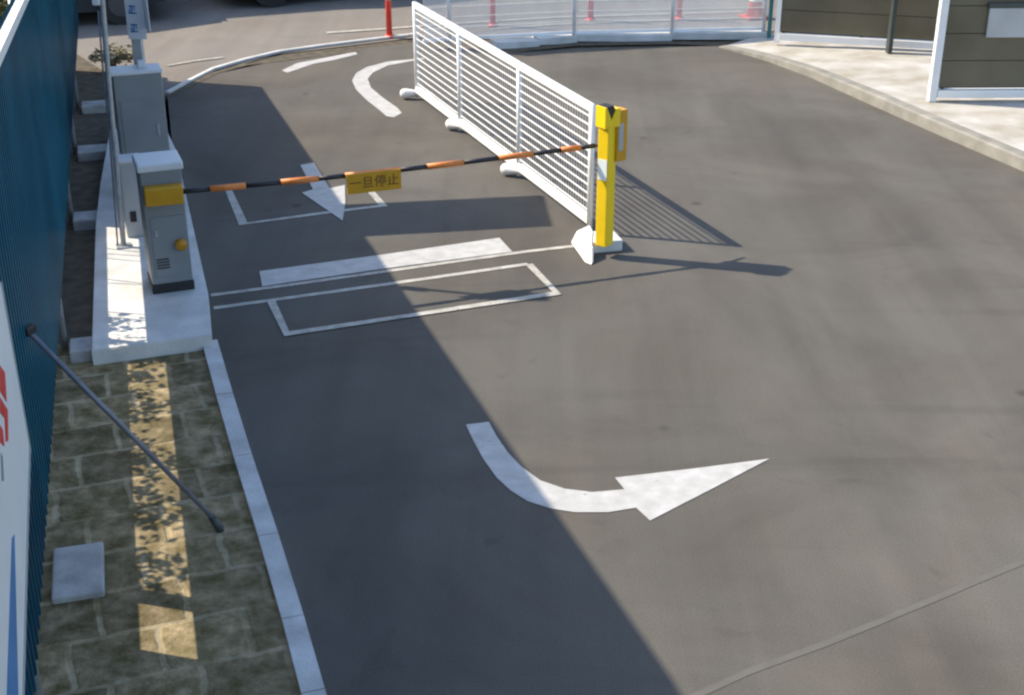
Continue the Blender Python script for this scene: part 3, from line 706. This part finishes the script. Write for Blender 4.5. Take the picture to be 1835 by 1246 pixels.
bm = bmesh.new(); box(bm, ((n0.x+n0.x+.62)/2, g0.y-.045+.02, n0.z+.03), (.66,.05,.05), .02, .006); link('hood', bm, M['darkpost'], nb)
h0 = G(1391,82,.05); h0.z = 0; h1 = G(1690,100,.05); h1.z = 0
gate('sliding_gate', 'farther olive board gate panel right of the mesh fence with slim white end post', h0, h1, 1.6, .12, .065, .29, 'olive board gate panels on the right')
bm = bmesh.new(); p = G(1590,98,.06); bar(bm, Vector((p.x,p.y-.05,0)), Vector((p.x,p.y-.05,1.7)), .05, .14, Vector((0,1,0)))
tag(link('gate_post', bm, M['darkpost']), 'dark bronze post standing in front of the farther gate panel', 'post')
bm = bmesh.new(); p = G(1377,74); bar(bm, Vector((p.x,p.y,0)), Vector((p.x,p.y,1.6)), .05, .05, Vector((1,0,0)))
tag(link('teal_post', bm, M['teal']), 'slim teal post at the right end of the mesh fence', 'post')

# ---------------------------------------------------------------- cars across the street (only their lower sides are in view)
def car(name, label, front, d, length, width, body, group='cars parked across the street'):
    n_ = Vector((-d.y, d.x, 0)); t = thing(name, label, 'car', front, group)
    def P_(s, o, z): return front - d*s + n_*o + Vector((0,0,z))
    prof = [(0,.32),(.0,.55),(.08,.72),(.9,.88),(1.05,.90),(1.75,1.38),(3.1,1.42),(3.85,.98),(length-.05,.92),(length,.6),(length-.02,.32),(length-.5,.2),(.5,.2)]
    bm = bmesh.new(); A_ = []; B_ = []
    for s, z in prof:
        ins = .0 if z < .95 else .12
        A_.append(bm.verts.new(P_(s, ins, z))); B_.append(bm.verts.new(P_(s, width-ins, z)))
    bm.faces.new(A_); bm.faces.new(B_)
    for i in range(len(prof)): j = (i+1)%len(prof); bm.faces.new((A_[i], A_[j], B_[j], B_[i]))
    bmesh.ops.triangulate(bm, faces=[f for f in bm.faces if len(f.verts) > 4])
    link('body', bm, body, t)
    for s0, s1 in ((1.25,2.25),(2.35,3.3)):
        bm = bmesh.new(); q = [P_(s0+(.25 if s0 < 2 else 0), .035, .96), P_(s1, .035, .96), P_(s1-(.25 if s0 > 2 else 0), .10, 1.33), P_(s0+.5 if s0 < 2 else s0, .10, 1.33)]
        bm.faces.new([bm.verts.new(x) for x in q]); r = bmesh.ops.solidify(bm, geom=bm.faces[:], thickness=.01); link('window', bm, M['glass'], t)
    for s in (.8, length-.85):
        for o_ in (.0, width):
            bm = bmesh.new(); c = P_(s, o_, .31); tube(bm, [c-n_*.10, c+n_*.10], .31, 20)
            wh = link('wheel', bm, M['tyre'], t, False)
            if o_ == 0:
                bm = bmesh.new(); tube(bm, [c-n_*.105, c-n_*.09], .19, 16); r_ = link('rim', bm, M['rim'], wh)
    for o_ in (.22, width-.22):
        bm = bmesh.new(); c = P_(0, o_, .66); box(bm, c, (.06,.3,.12), math.atan2(d.y,d.x), .02); link('headlight', bm, M['reflect'], t)
        bm = bmesh.new(); c = P_(length, o_, .74); box(bm, c, (.06,.28,.14), math.atan2(d.y,d.x), .02); link('tail_light', bm, M['redink'], t)
f1 = G(318,34); f1.z = -.008
car('parked_car', 'dark car at the top left, seen beside the blue banner', f1, sd, 4.2, 1.7, M['carp'])
f2 = f1 + sd*5.0 + sn*.45
car('parked_car', 'black car at the top of the photo, only its lower edge in view', f2, sd, 4.3, 1.72, M['carp2'])

# building across the street that shades the parked cars
bt = f1 + sn*3.2
bl = thing('building', 'plain plastered building across the street behind the parked cars', 'building', bt)
Hb = 4.5; b0 = bt - sd*14; b1 = bt + sd*16
bm = bmesh.new(); bar(bm, b0+sn*3+Vector((0,0,Hb/2)), b1+sn*3+Vector((0,0,Hb/2)), 6, Hb); link('wall', bm, M['plaster'], bl)
bm = bmesh.new(); bar(bm, b0-sd*.2+sn*3+Vector((0,0,Hb+.08)), b1+sd*.2+sn*3+Vector((0,0,Hb+.08)), 6.3, .16); link('roof', bm, M['roofing'], bl)
for k in range(9):
    c = b0 + sd*(2+3.2*k) - sn*.02; bm = bmesh.new(); bar(bm, c-sd*.7+Vector((0,0,1.7)), c+sd*.7+Vector((0,0,1.7)), .06, 1.1); wn = link('window', bm, M['glass'], bl)
    bm = bmesh.new(); bar(bm, c-sd*.78+Vector((0,0,1.1))-sn*.03, c+sd*.78+Vector((0,0,1.1))-sn*.03, .12, .06); link('sill', bm, M['white'], wn)
